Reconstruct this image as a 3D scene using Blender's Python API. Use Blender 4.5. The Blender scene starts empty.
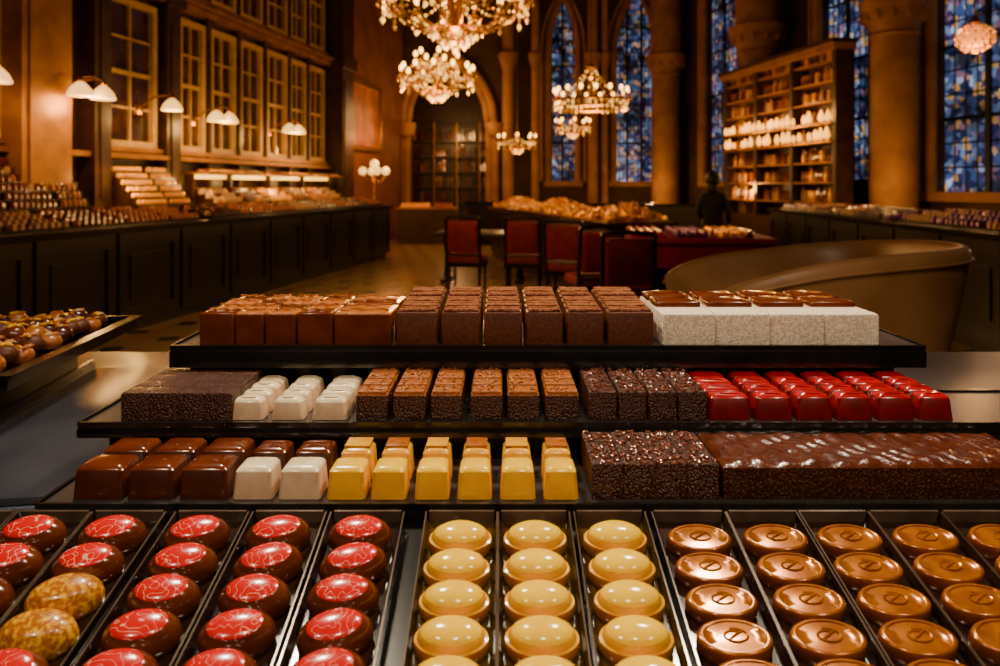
import bpy, math, random, bmesh
from mathutils import Vector, Matrix, Euler
random.seed(7)
R=random.random
PI=math.pi
CAMH=1.45; F=700.0
def PX(px,Y): return (px-500.0)*Y/F
def PZ(py,Y): return CAMH-(py-185.0)*Y/F
scene=bpy.context.scene

# ------------------------------------------------------------ materials
def sat(c,s=1.25,k=.85):
    l=.3*c[0]+.5*c[1]+.2*c[2]
    return tuple(min(1,max(.0015,(l+(x-l)*s)*k)) for x in c)
def mat(name,col,rough=.5,metal=0,col2=None,scale=20,tex='noise',bump=0,bscale=None,bdist=.001,btex=None,
        emit=None,estr=0,coat=0,lo=.4,hi=.6,spec=.5,trans=0,sss=0,k=.85):
    col=sat(col,k=k); col2=sat(col2,k=k) if col2 else None
    m=bpy.data.materials.new(name); m.use_nodes=True
    nt=m.node_tree; b=nt.nodes['Principled BSDF']
    b.inputs['Base Color'].default_value=(*col,1); b.inputs['Roughness'].default_value=rough
    b.inputs['Metallic'].default_value=metal; b.inputs['Coat Weight'].default_value=coat
    b.inputs['Coat Roughness'].default_value=.07
    b.inputs['Specular IOR Level'].default_value=spec
    b.inputs['Transmission Weight'].default_value=trans
    if sss:
        b.inputs['Subsurface Weight'].default_value=sss; b.inputs['Subsurface Radius'].default_value=(.01,.006,.003); b.inputs['Subsurface Scale'].default_value=.5
    tc=nt.nodes.new('ShaderNodeTexCoord')
    def tx(kind,s):
        if kind=='voronoi':
            t=nt.nodes.new('ShaderNodeTexVoronoi'); t.inputs['Scale'].default_value=s; o=t.outputs['Distance']
        elif kind=='wave':
            t=nt.nodes.new('ShaderNodeTexWave'); t.inputs['Scale'].default_value=s; t.inputs['Distortion'].default_value=6
            t.inputs['Detail'].default_value=2; o=t.outputs['Fac']
        elif kind=='lines':
            t=nt.nodes.new('ShaderNodeTexNoise'); t.inputs['Scale'].default_value=s; t.inputs['Detail'].default_value=0
            a=nt.nodes.new('ShaderNodeMath'); a.operation='SUBTRACT'; a.inputs[1].default_value=.5
            c=nt.nodes.new('ShaderNodeMath'); c.operation='ABSOLUTE'
            nt.links.new(t.outputs['Fac'],a.inputs[0]); nt.links.new(a.outputs[0],c.inputs[0]); o=c.outputs[0]
        else:
            t=nt.nodes.new('ShaderNodeTexNoise'); t.inputs['Scale'].default_value=s; t.inputs['Detail'].default_value=4; o=t.outputs['Fac']
        nt.links.new(tc.outputs['Object'],t.inputs['Vector']); return o
    if col2:
        o=tx(tex,scale); r=nt.nodes.new('ShaderNodeValToRGB')
        r.color_ramp.elements[0].position=lo; r.color_ramp.elements[0].color=(*col,1)
        r.color_ramp.elements[1].position=hi; r.color_ramp.elements[1].color=(*col2,1)
        nt.links.new(o,r.inputs[0]); nt.links.new(r.outputs[0],b.inputs['Base Color'])
    if bump:
        o=tx(btex or tex,bscale or scale); bp=nt.nodes.new('ShaderNodeBump'); bp.inputs['Strength'].default_value=bump
        bp.inputs['Distance'].default_value=bdist
        nt.links.new(o,bp.inputs['Height']); nt.links.new(bp.outputs[0],b.inputs['Normal'])
    if emit:
        b.inputs['Emission Color'].default_value=(*emit,1); b.inputs['Emission Strength'].default_value=estr
    return m

M={}
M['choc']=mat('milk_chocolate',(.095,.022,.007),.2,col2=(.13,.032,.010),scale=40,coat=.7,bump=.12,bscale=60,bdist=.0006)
M['chocside']=mat('milk_chocolate_shaded_side',(.045,.011,.006),.35,col2=(.065,.016,.008),scale=40,coat=.25,bump=.12,bscale=60,bdist=.0006)  # darker copy of milk chocolate; shade of the cube sides painted into the colour
M['dark']=mat('dark_chocolate',(.042,.010,.006),.26,col2=(.065,.017,.009),scale=60,coat=.5,bump=.3,bscale=250,bdist=.0006)
M['cocoa']=mat('cocoa_dusted',(.060,.015,.007),.5,col2=(.115,.034,.016),scale=500,bump=.6,bscale=700,bdist=.0008,coat=.1,spec=.3)
M['crumb']=mat('crumb_chocolate',(.17,.055,.026),.38,col2=(.035,.009,.005),tex='voronoi',scale=420,lo=.12,hi=.42,bump=1,bscale=420,bdist=-.0016,coat=.25,spec=.35)
M['ridge']=mat('ridged_chocolate',(.12,.038,.018),.38,col2=(.030,.008,.004),tex='voronoi',scale=360,lo=.08,hi=.45,bump=1,bscale=360,bdist=-.0015,coat=.25,spec=.35)
M['glaze']=mat('dark_loaf_glaze',(.055,.013,.006),.24,col2=(.085,.022,.010),scale=90,bump=.8,bscale=160,bdist=.0014,coat=.5)
M['caramel']=mat('caramel_top',(.26,.075,.018),.35,col2=(.42,.145,.04),scale=200,bump=.5,bscale=300,bdist=.001,coat=.3)
M['nut']=mat('nut_bits',(.22,.065,.02),.4,col2=(.42,.16,.06),scale=300,bump=.4,bscale=500,coat=.2)
M['bits']=mat('chocolate_sprinkles',(.08,.020,.010),.2,col2=(.26,.10,.07),scale=300,coat=.7)
M['white']=mat('white_chocolate',(.68,.56,.38),.3,col2=(.78,.66,.47),scale=60,coat=.3,sss=.1,k=.95)
M['nougat']=mat('pink_nougat',(.56,.38,.26),.38,col2=(.66,.47,.33),scale=60,coat=.2,sss=.1)
M['coconut']=mat('coconut_white',(.60,.46,.35),.7,col2=(.88,.78,.64),scale=420,bump=1,bscale=500,bdist=.002,k=.95)
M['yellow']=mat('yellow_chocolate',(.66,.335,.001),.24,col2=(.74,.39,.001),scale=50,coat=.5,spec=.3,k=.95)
M['yellowpale']=mat('lemon_glaze_lit_top',(.84,.52,.002),.18,col2=(.90,.58,.003),scale=60,coat=.6,spec=.3,k=.98)  # pale glaze for dome caps; on cube tops it paints in the light
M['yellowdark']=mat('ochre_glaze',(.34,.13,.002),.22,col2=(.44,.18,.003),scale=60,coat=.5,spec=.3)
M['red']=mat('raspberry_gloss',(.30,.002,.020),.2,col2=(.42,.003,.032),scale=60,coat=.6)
M['reddark']=mat('raspberry_shaded_side',(.12,.0015,.009),.3,col2=(.18,.002,.013),scale=60,coat=.4)  # darker copy of the raspberry red; side shade painted into the colour
M['pink']=mat('pink_script_transfer',(.92,.42,.32),.22,col2=(.56,.0015,.036),tex='lines',scale=170,lo=.008,hi=.022,coat=.6)
M['goldspeck']=mat('gold_speckled',(.36,.12,.008),.3,col2=(.85,.48,.08),scale=300,coat=.5,lo=.45,hi=.65)
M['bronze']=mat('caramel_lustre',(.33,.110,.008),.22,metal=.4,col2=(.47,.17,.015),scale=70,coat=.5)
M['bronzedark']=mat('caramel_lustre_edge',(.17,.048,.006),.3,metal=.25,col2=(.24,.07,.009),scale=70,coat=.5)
M['black']=mat('black_gloss_tray',(.006,.005,.005),.2,col2=(.010,.009,.009),scale=15,coat=.3)
M['blackmat']=mat('black_lacquer',(.006,.005,.005),.33,col2=(.010,.009,.008),scale=8)
M['liner']=mat('grey_tray_liner',(.07,.06,.058),.25,metal=.5,col2=(.10,.088,.085),scale=9)
M['steel']=mat('brushed_steel',(.12,.125,.16),.26,metal=.8,col2=(.20,.20,.24),scale=5)
M['clearbrown']=mat('smoked_blister',(.018,.009,.007),.12,col2=(.030,.015,.011),scale=30,coat=.8)
M['clearochre']=mat('clear_blister_yellow_cast',(.05,.028,.004),.12,col2=(.085,.048,.008),scale=30,coat=.8)  # clear tray; the domes' yellow reflection is painted in as an ochre tint
M['rim']=mat('tray_rim',(.09,.06,.045),.18,metal=.3,col2=(.14,.10,.075),scale=30,coat=.6)
M['wood']=mat('dark_oak',(.026,.011,.005),.38,col2=(.052,.023,.009),scale=6,bump=.2,bdist=.005)
M['woodgold']=mat('gilded_oak',(.28,.13,.022),.36,metal=.35,col2=(.40,.20,.04),scale=4,bump=.1,bdist=.005)
M['cream']=mat('cream_frame',(.50,.34,.14),.4,col2=(.60,.43,.20),scale=8)
M['pane']=mat('dark_pane',(.025,.011,.003),.1,col2=(.08,.038,.009),scale=2.5,spec=.6)
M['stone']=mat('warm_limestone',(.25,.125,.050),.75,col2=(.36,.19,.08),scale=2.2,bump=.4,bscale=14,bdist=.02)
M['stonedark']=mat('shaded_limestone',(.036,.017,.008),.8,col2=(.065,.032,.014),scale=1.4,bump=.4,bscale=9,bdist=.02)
M['plaster']=mat('amber_plaster',(.13,.045,.010),.7,col2=(.19,.07,.016),scale=2)
M['lead']=mat('lead_came',(.01,.01,.016),.5,metal=.3,col2=(.016,.016,.022),scale=10)
M['brass']=mat('aged_brass',(.50,.26,.06),.25,metal=.9,col2=(.66,.38,.10),scale=12)
M['bulb']=mat('warm_bulb',(1,.8,.5),.4,emit=(1,.48,.08),estr=9,col2=(1,.85,.6),scale=5)
M['glowlamp']=mat('amber_candle_glass',(1,.6,.2),.4,emit=(1,.42,.04),estr=2.6,col2=(1,.7,.3),scale=5)
M['shade']=mat('opal_glass_shade',(1,.8,.5),.4,emit=(1,.50,.11),estr=2.2,col2=(1,.88,.6),scale=5)
M['crys']=mat('crystal',(.95,.60,.22),.06,metal=.85,col2=(1,.75,.35),scale=8,emit=(1,.40,.05),estr=.28)  # faint emission stands in for light caught in the crystal
M['cryslit']=mat('self_lit_crystal',(1,.8,.5),.1,col2=(1,.9,.7),scale=8,emit=(1,.50,.08),estr=2.3)  # emission imitates sparkle; the crystals themselves are no lamps
M['burg']=mat('burgundy_velvet',(.17,.003,.013),.6,col2=(.24,.005,.020),scale=12,bump=.1,bdist=.003)
M['tan']=mat('tan_leather',(.30,.145,.065),.42,col2=(.38,.195,.095),scale=5,bump=.25,bscale=140,bdist=.001)
M['skin']=mat('skin',(.30,.15,.09),.5,col2=(.34,.18,.11),scale=20)
M['coat']=mat('black_coat',(.005,.005,.008),.8,col2=(.008,.008,.012),scale=20)
M['hair']=mat('dark_hair',(.008,.005,.004),.5,col2=(.014,.009,.007),scale=60)
M['gold']=mat('gold_foil',(.80,.40,.015),.28,metal=.5,col2=(.95,.56,.06),scale=60,bump=.4,bscale=90,bdist=.004,k=.95)
M['purple']=mat('violet_foil',(.12,.04,.18),.3,metal=.3,col2=(.22,.09,.28),scale=30)
M['pale']=mat('pale_praline',(.40,.25,.15),.4,col2=(.52,.35,.22),scale=30)
M['magenta']=mat('magenta_cloth',(.20,.003,.045),.7,col2=(.26,.006,.09),scale=5)
M['bottle']=mat('amber_bottle',(.14,.05,.006),.1,col2=(.34,.14,.015),scale=4,coat=.6)
M['strip']=mat('shelf_led_strip',(1,.8,.4),.4,emit=(1,.48,.05),estr=3.6,col2=(1,.8,.5),scale=3)
M['paint']=mat('old_oil_painting',(.16,.05,.015),.4,col2=(.42,.16,.04),scale=2.5,lo=.35,hi=.65)

def floor_mat():
    m=bpy.data.materials.new('inlaid_tile_floor'); m.use_nodes=True; nt=m.node_tree; b=nt.nodes['Principled BSDF']
    tc=nt.nodes.new('ShaderNodeTexCoord'); mp=nt.nodes.new('ShaderNodeMapping'); mp.inputs['Rotation'].default_value=(0,0,.6)
    v=nt.nodes.new('ShaderNodeTexVoronoi'); v.voronoi_dimensions='2D'; v.inputs['Randomness'].default_value=0; v.inputs['Scale'].default_value=1.9
    v.distance='MANHATTAN'
    r=nt.nodes.new('ShaderNodeValToRGB'); r.color_ramp.interpolation='CONSTANT'
    r.color_ramp.elements[0].color=(.008,.005,.004,1); r.color_ramp.elements[1].color=(.40,.25,.12,1); r.color_ramp.elements[1].position=.24
    n=nt.nodes.new('ShaderNodeTexNoise'); n.inputs['Scale'].default_value=3
    mx=nt.nodes.new('ShaderNodeMix'); mx.data_type='RGBA'; mx.blend_type='MULTIPLY'; mx.inputs[0].default_value=.5
    nt.links.new(tc.outputs['Object'],mp.inputs[0]); nt.links.new(mp.outputs[0],v.inputs['Vector'])
    nt.links.new(v.outputs['Distance'],r.inputs[0]); nt.links.new(tc.outputs['Object'],n.inputs['Vector'])
    nt.links.new(r.outputs[0],mx.inputs[6]); nt.links.new(n.outputs['Color'],mx.inputs[7]); nt.links.new(mx.outputs[2],b.inputs['Base Color'])
    b.inputs['Roughness'].default_value=.22
    return m
M['floor']=floor_mat()
def glass_mat():
    m=bpy.data.materials.new('stained_glass'); m.use_nodes=True; nt=m.node_tree; b=nt.nodes['Principled BSDF']
    tc=nt.nodes.new('ShaderNodeTexCoord')
    v=nt.nodes.new('ShaderNodeTexVoronoi'); v.inputs['Scale'].default_value=10.5
    s=nt.nodes.new('ShaderNodeSeparateColor'); r=nt.nodes.new('ShaderNodeValToRGB'); r.color_ramp.interpolation='CONSTANT'
    e=r.color_ramp.elements; e[0].color=(.012,.02,.07,1); e[1].position=.22; e[1].color=(.045,.08,.21,1)
    for p,c in ((.42,(.13,.18,.34,1)),(.58,(.06,.035,.11,1)),(.68,(.34,.42,.60,1)),(.78,(.26,.12,.18,1)),(.87,(.60,.30,.09,1))):
        k=e.new(p); k.color=c
    n=nt.nodes.new('ShaderNodeTexNoise'); n.inputs['Scale'].default_value=1.3; n.inputs['Detail'].default_value=4
    mr=nt.nodes.new('ShaderNodeMapRange'); mr.inputs[1].default_value=.38; mr.inputs[2].default_value=.68; mr.inputs[3].default_value=.12; mr.inputs[4].default_value=1.55
    for a in (v,n): nt.links.new(tc.outputs['Object'],a.inputs['Vector'])
    nt.links.new(v.outputs['Color'],s.inputs[0]); nt.links.new(s.outputs[0],r.inputs[0]); nt.links.new(r.outputs[0],b.inputs['Emission Color'])
    nt.links.new(n.outputs['Fac'],mr.inputs[0]); nt.links.new(mr.outputs[0],b.inputs['Emission Strength'])  # emission imitates twilight behind the glass, with noise varying its brightness
    b.inputs['Base Color'].default_value=(.02,.03,.1,1); b.inputs['Roughness'].default_value=.15
    return m
M['glass']=glass_mat()

# ------------------------------------------------------------ mesh builder
class MB:
    def __init__(s): s.v=[];s.f=[];s.m=[];s.names=[];s.T=Matrix.Identity(4)
    def mi(s,n):
        if n not in s.names: s.names.append(n)
        return s.names.index(n)
    def add(s,vs,fs,m):
        k=len(s.v); s.v+= [tuple(s.T@Vector(p)) for p in vs]
        i=s.mi(m)
        for f in fs: s.f.append([a+k for a in f]); s.m.append(i)
    def box(s,x0,x1,y0,y1,z0,z1,m):
        s.add([(x0,y0,z0),(x1,y0,z0),(x1,y1,z0),(x0,y1,z0),(x0,y0,z1),(x1,y0,z1),(x1,y1,z1),(x0,y1,z1)],
              [(0,3,2,1),(4,5,6,7),(0,1,5,4),(1,2,6,5),(2,3,7,6),(3,0,4,7)],m)
    def loft(s,rings,m,cap0=True,cap1=True,closed=True,capm=None,mats=None):
        n=len(rings[0]); vs=[p for r in rings for p in r]
        for i in range(len(rings)-1):
            fs=[(i*n+j,i*n+(j+1)%n,(i+1)*n+(j+1)%n,(i+1)*n+j) for j in range(n if closed else n-1)]
            if i==0:
                k=len(s.v); s.v+=[tuple(s.T@Vector(p)) for p in vs]
            mm=s.mi(mats[i] if mats else m)
            for f in fs: s.f.append([a+k for a in f]); s.m.append(mm)
        if cap0: s.f.append([k+j for j in reversed(range(n))]); s.m.append(s.mi(m))
        if cap1: s.f.append([k+(len(rings)-1)*n+j for j in range(n)]); s.m.append(s.mi(capm or m))
    def block(s,cx,cy,z,hx,hy,h,m,top=None,bev=.003,taper=0,dome=0,n=3):
        def rr(ax,ay,r,zz):
            out=[]
            for q,(sx,sy) in enumerate(((1,1),(-1,1),(-1,-1),(1,-1))):
                for k in range(n+1):
                    a=q*PI/2+k*PI/2/n
                    out.append((cx+sx*(ax-r)+r*math.cos(a),cy+sy*(ay-r)+r*math.sin(a),zz))
            return out
        b=bev; rings=[rr(hx,hy,b,z),rr(hx-taper*.7,hy-taper*.7,b,z+h-b),rr(hx-taper-b*.3,hy-taper-b*.3,b,z+h-b*.3),rr(hx-taper-b,hy-taper-b,b*.8,z+h)]
        mm=[m,top or m,top or m]
        if dome:
            rings.append(rr((hx-taper)*.6,(hy-taper)*.6,b,z+h+dome)); mm.append(top or m)
        s.loft(rings,m,capm=top,mats=mm)
    def dome(s,cx,cy,z,prof,rx,ry,seg=24,mats=None,m='choc'):
        rings=[[(cx+rx*p*math.cos(2*PI*k/seg),cy+ry*p*math.sin(2*PI*k/seg),z+h) for k in range(seg)] for p,h in prof]
        s.loft(rings,m,mats=mats,capm=(mats[-1] if mats else None))
    def rev(s,cx,cy,prof,m,seg=20,z=0):
        s.dome(cx,cy,z,prof,1,1,seg,None,m)
    def ball(s,c,r,m,seg=10,rg=5,sx=1,sy=1,sz=1):
        pr=[(max(.02,math.sin(PI*(i+.0)/rg)),-math.cos(PI*i/rg)) for i in range(rg+1)]
        rings=[[(c[0]+r*sx*p*math.cos(2*PI*k/seg),c[1]+r*sy*p*math.sin(2*PI*k/seg),c[2]+r*sz*h) for k in range(seg)] for p,h in pr]
        s.loft(rings,m)
    def octa(s,c,r,m,l=1.0,ang=0):
        x,y,z=c; ca,sa=math.cos(ang)*r,math.sin(ang)*r
        s.add([(x+ca,y+sa,z),(x-sa,y+ca,z),(x-ca,y-sa,z),(x+sa,y-ca,z),(x,y,z+r*l),(x,y,z-r*l*1.3)],
              [(0,1,4),(1,2,4),(2,3,4),(3,0,4),(1,0,5),(2,1,5),(3,2,5),(0,3,5)],m)
    def tube(s,path,r,m,seg=8,radii=None):
        P=[Vector(p) for p in path]; rings=[]; up=None
        for i,p in enumerate(P):
            t=(P[min(i+1,len(P)-1)]-P[max(i-1,0)]).normalized()
            if up is None:
                up=Vector((0,0,1)) if abs(t.z)<.9 else Vector((1,0,0))
            a=t.cross(up).normalized(); b=a.cross(t).normalized(); up=b
            rr=radii[i] if radii else r
            rings.append([tuple(p+a*rr*math.cos(2*PI*k/seg)+b*rr*math.sin(2*PI*k/seg)) for k in range(seg)])
        s.loft(rings,m)
    def obj(s,name,loc=(0,0,0),rot=(0,0,0),parent=None,ang=35,recenter=True):
        v=s.v
        loc=Vector(loc)
        if recenter and v:
            xs=[p[0] for p in v];ys=[p[1] for p in v];zs=[p[2] for p in v]
            c=Vector(((min(xs)+max(xs))/2,(min(ys)+max(ys))/2,min(zs)))
            v=[(p[0]-c.x,p[1]-c.y,p[2]-c.z) for p in v]
            loc=loc+Euler(rot).to_matrix()@c
        me=bpy.data.meshes.new(name); me.from_pydata(v,[],s.f)
        for n in s.names: me.materials.append(M[n])
        me.polygons.foreach_set('material_index',s.m); me.shade_smooth()
        try: me.set_sharp_from_angle(angle=math.radians(ang))
        except Exception: pass
        me.update()
        o=bpy.data.objects.new(name,me); scene.collection.objects.link(o)
        o.location=loc; o.rotation_euler=rot
        if parent: o.parent=parent
        return o
def empty(name,loc=(0,0,0),rot=(0,0,0)):
    e=bpy.data.objects.new(name,None); e.empty_display_size=.1; e.location=loc; e.rotation_euler=rot
    scene.collection.objects.link(e); return e
LK=1.3
def light(name,kind,loc,power,col,size=.1,target=None,angle=None,parent=None,blend=.5):
    l=bpy.data.lights.new(name,kind); l.energy=power*LK; l.color=col
    if kind=='AREA': l.size=size
    else: l.shadow_soft_size=size
    if kind=='SPOT': l.spot_size=math.radians(angle or 60); l.spot_blend=blend
    o=bpy.data.objects.new(name,l); o.location=loc; scene.collection.objects.link(o)
    if target is not None: o.rotation_euler=(Vector(target)-Vector(loc)).to_track_quat('-Z','Y').to_euler()
    if parent: o.parent=parent
    return o
WARM=(1,.50,.15)

# ------------------------------------------------------------ FOREGROUND CABINET
cab=empty('display_cabinet')
mb=MB(); mb.box(-1.7,1.7,.42,1.33,0,1.08,'blackmat')
for i in range(6):
    x=-1.65+i*.56
    for (a,b,c,d) in ((x,x+.5,.12,.18),(x,x+.5,.92,.98),(x,x+.06,.18,.92),(x+.44,x+.5,.18,.92)): mb.box(a,b,.40,.42,c,d,'blackmat')
mb.obj('cabinet_body',parent=cab)
mb=MB(); mb.block(0,.985,1.08,1.72,.365,.05,'steel',bev=.008); mb.obj('steel_worktop',parent=cab)
SL=math.atan(.236)
rotS=(SL,0,0); orgS=(0,.60,1.16)
mb=MB()
y0,y1=.395,.615
def sz(Y): return 1.16+(Y-.60)*.236
vs=[]
for x in (-1.7,1.7):
    vs+=[(x,y0,1.08),(x,y1,1.08),(x,y1,sz(y1)-.006),(x,y0,sz(y0)-.006)]
mb.add(vs,[(0,1,2,3),(4,7,6,5),(0,4,5,1),(1,5,6,2),(2,6,7,3),(3,7,4,0)],'black')
mb.obj('slanted_deck',parent=cab)

cols=[(-.5145,'p'),(-.449,'p'),(-.3835,'p'),(-.319,'p'),(-.2475,'p'),(-.181,'p'),(-.1139,'p'),(-.033,'y'),(.029,'y'),(.094,'y'),(.162,'g'),(.226,'g'),(.286,'g'),(.348,'g'),(.411,'g'),(.474,'g')]
trays=MB(); pink=MB(); goldc=MB(); yel=MB(); bron=MB()
c_=math.cos(SL)
for ci,(x,k) in enumerate(cols):
    hw=.0290 if k!='y' else .0280
    ya,yb=-.2/c_,.004
    base={'p':'clearbrown','y':'clearochre','g':'clearbrown'}[k]
    trays.box(x-hw,x+hw,ya,yb,-.005,-.002,base)
    for sx in (-1,1):
        a=x+sx*hw
        trays.add([(a,ya,-.003),(a,yb,-.003),(a+sx*.0022,yb,.008),(a+sx*.0022,ya,.008)],[(0,1,2,3)],base)
        trays.box(min(a+sx*.0018,a+sx*.0030),max(a+sx*.0018,a+sx*.0030),ya,yb,.0074,.0086,'rim')
    trays.box(x-hw,x+hw,yb,yb+.002,-.003,.0086,'rim')
    for r in range(7):
        Y=.5735-.0308*r+ (.003 if k=='p' else 0)
        ly=(Y-.60)/c_; j=(R()-.5)*.003
        if k=='p':
            gs=(abs(x+.319)<.01 and r in(2,3))
            prof=[(.84,0),(.98,.003),(1,.008),(.97,.0135),(.86,.0180),(.71,.0208),(.68,.0214),(.5,.0226),(.25,.0236),(.05,.0238)]
            capm='goldspeck' if gs else 'pink'
            bodym='goldspeck' if gs else 'choc'
            mats=[bodym]*5+[capm]*4
            T=goldc if gs else pink
            T.T=Matrix.Translation((x+j,ly+.001,-.002))@Matrix.Rotation((R()-.2)*.35,4,'Z')@Matrix.Rotation(.14,4,'X')
            T.dome(0,0,0,prof,.0262,.0160,28,mats,bodym); T.T=Matrix.Identity(4)
        elif k=='y':
            prof=[(.93,0),(1,.003),(1,.009),(.975,.0105),(.90,.011),(.88,.013),(.8,.0165),(.6,.0196),(.35,.0212),(.05,.0217)]
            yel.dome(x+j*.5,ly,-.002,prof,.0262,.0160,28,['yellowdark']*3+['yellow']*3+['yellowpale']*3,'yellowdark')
        else:
            prof=[(.93,0),(1,.003),(1,.0085),(.965,.0112),(.90,.0122),(.82,.0122),(.78,.0112),(.5,.0116),(.2,.0120),(.04,.0120)]
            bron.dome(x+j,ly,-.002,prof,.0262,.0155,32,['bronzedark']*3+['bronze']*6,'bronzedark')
            pts=[(x+j+.013*math.cos(t)*(.45+.12*t/PI),ly+.0078*math.sin(t)*(.45+.12*t/PI),.0102) for t in [i*PI/7 for i in range(2,19)]]
            bron.tube(pts,.0008,'bronze',5)
            bron.tube([(x+j-.005,ly-.003,.0100),(x+j,ly,.0104),(x+j+.006,ly+.004,.0100)],.0009,'bronze',5)
trays.obj('blister_trays',orgS,rotS)
pink.obj('pink_topped_pralines',orgS,rotS,ang=50)
goldc.obj('gold_speckled_pralines',orgS,rotS,ang=50)
yel.obj('lemon_domes',orgS,rotS,ang=50)
bron.obj('caramel_coin_chocolates',orgS,rotS,ang=50)

# ------------------------------------------------------------ TIERED STAND
Y3,Y2,Y1=.62,.72,.82
Z3,Z2,Z1=1.171,1.208,1.263
st=empty('tiered_display_stand')
def tray(name,x0,x1,yf,yb,z,th):
    m=MB(); cx,cy=(x0+x1)/2,(yf+yb)/2
    m.block(cx,cy,z-th,(x1-x0)/2,(yb-yf)/2,th-.0015,'black',bev=.006,n=4)
    for (a,b,c,d) in ((x0+.004,x1-.004,yf+.001,yf+.004),(x0+.004,x1-.004,yb-.004,yb-.001),(x0+.001,x0+.004,yf+.004,yb-.004),(x1-.004,x1-.001,yf+.004,yb-.004)):
        m.box(a,b,c,d,z-.004,z+.0015,'black')
    m.box(x0+.006,x1-.006,yf+.006,yb-.006,z-.002,z-.0004,'liner')
    return m.obj(name,parent=st)
tray('lower_tray',PX(32,Y3-.01),.62,Y3-.012,Y3+.10,Z3,.013)
tray('middle_tray',PX(75,Y2-.01),.60,Y2-.012,Y2+.105,Z2,.014)
tray('upper_tray',PX(168,Y1-.01),PX(928,Y1-.01),Y1-.012,Y1+.165,Z1,.024)
m=MB(); m.box(-.39,.60,Y3+.01,Y3+.09,1.13,Z3-.013,'blackmat'); m.box(-.41,.58,Y2+.015,Y2+.095,1.13,Z2-.014,'blackmat')
m.box(-.37,.47,Y1+.015,Y1+.15,1.13,Z1-.024,'blackmat'); m.obj('stand_risers',parent=st)

def bits(mb,x0,x1,y0,y1,z,n,s,m):
    for i in range(n):
        c=(x0+(x1-x0)*R(),y0+(y1-y0)*R(),z+s*.2*R()); T=mb.T
        mb.T=T@Matrix.Translation(c)@Matrix.Rotation(R()*PI,4,'Z')@Matrix.Rotation((R()-.5)*.8,4,'Y')
        mb.ball((0,0,0),s,m,6,3,1.5,.75,.7); mb.T=T
# ---- tier 1
a=MB()
smooth_edges=[198,234,264,296,333,392]
for i in range(5):
    xa,xb=PX(smooth_edges[i],Y1)+.001,PX(smooth_edges[i+1],Y1)-.001
    for r in range(4):
        yc=Y1+.017+r*.0345
        a.block((xa+xb)/2,yc,Z1,(xb-xa)/2,.0165,.037-.0015*(r%2),'choc','caramel' if (i+r)%3 else 'choc',bev=.0025,dome=.0008)
        a.tube([(xa+.005+(xb-xa-.010)*t/8,yc+.005*math.sin(t*1.6+i),Z1+.0375+.001) for t in range(9)],.0013,'caramel',6)
a.obj('swirl_topped_ganache_bars')
a=MB(); n=6
ed=[394,439,482,524,565,606,656]
for i in range(n):
    xa,xb=PX(ed[i],Y1)+.0022,PX(ed[i+1],Y1)-.0022
    for r in range(5):
        yc=Y1+.015+r*.0315
        a.block((xa+xb)/2,yc,Z1,(xb-xa)/2,.0142,.038+.0012*r,'cocoa','cocoa',bev=.003)
        for q in range(5):
            yy=yc-.010+q*.005
            a.tube([(xa+.003+(xb-xa-.006)*t/6,yy+(R()-.5)*.002,Z1+.0388+.0012*r+R()*.001) for t in range(7)],.0018,'nut' if (q+r)%3 else 'bits',5)
a.obj('crunchy_praline_bars')
a=MB(); xa,xb=PX(662,Y1),PX(880,Y1)
w=(xb-xa)/4
for i in range(4):
    a.block(xa+w*(i+.5),Y1+.068,Z1,w/2-.0002,.068,.036,'coconut',bev=.003)
a.obj('coconut_nougat_slab')
a=MB()
for i in range(4):
    for r in range(2):
        a.block(xa+w*(i+.48),Y1+.066+r*.046,Z1+.0362,w/2-.004,.0215,.007,'choc','choc',bev=.0032,dome=.0015)
a.obj('chocolate_wafer_topping')
# ---- tier 2
a=MB(); xa,xb=PX(121,Y2),PX(232,Y2)
for i in range(4):
    for r in range(4):
        w=(xb-xa)/4; a.block(xa+w*(i+.5),Y2+.012+r*.0245,Z2,w/2+.0002,.0123,.028,'crumb',bev=.0015)
a.obj('crosshatched_truffle_slab')
a=MB()
for i,(l,rr) in enumerate(((229,263),(270,303),(311,347))):
    for r in range(4):
        xa,xb=PX(l,Y2),PX(rr,Y2); a.block((xa+xb)/2,Y2+.012+r*.0245,Z2,(xb-xa)/2,.0108,.021,'nougat','white',bev=.004,taper=.003,dome=.0008)
a.obj('white_chocolate_cubes')
a=MB()
for (l,rr) in ((355,388),(392,426),(430,462),(470,503),(507,540),(545,580)):
    xa,xb=PX(l,Y2)+.0005,PX(rr,Y2)-.0005
    for r in range(4):
        yc=Y2+.0125+r*.0262
        a.block((xa+xb)/2,yc,Z2,(xb-xa)/2,.0115,.0265,'crumb','nut',bev=.002)
        a.block((xa+xb)/2,yc,Z2+.0265,(xb-xa)/2-.0015,.0105,.003,'caramel','nut',bev=.0013)
        bits(a,xa+.004,xb-.004,yc-.008,yc+.008,Z2+.030,8,.0018,'nut')
a.obj('nut_praline_cubes')
a=MB(); xa,xb=PX(588,Y2),PX(708,Y2)
for i in range(4):
    for r in range(4):
        w=(xb-xa)/4; a.block(xa+w*(i+.5),Y2+.0125+r*.0258,Z2,w/2-.0008,.0122,.029,'crumb',bev=.002)
        bits(a,xa+w*i+.003,xa+w*(i+1)-.003,Y2+.002+r*.0258,Y2+.023+r*.0258,Z2+.0295,16,.002,'bits')
a.obj('sprinkled_brownie_squares')
a=MB()
re=[708,754,796,836,876,918,957]
for i in range(6):
    xa,xb=PX(re[i],Y2)+.002,PX(re[i+1],Y2)-.002
    for r in range(4):
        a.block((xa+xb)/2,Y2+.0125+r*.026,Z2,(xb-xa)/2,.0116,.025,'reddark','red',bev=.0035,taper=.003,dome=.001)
a.obj('raspberry_glazed_cubes')
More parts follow.
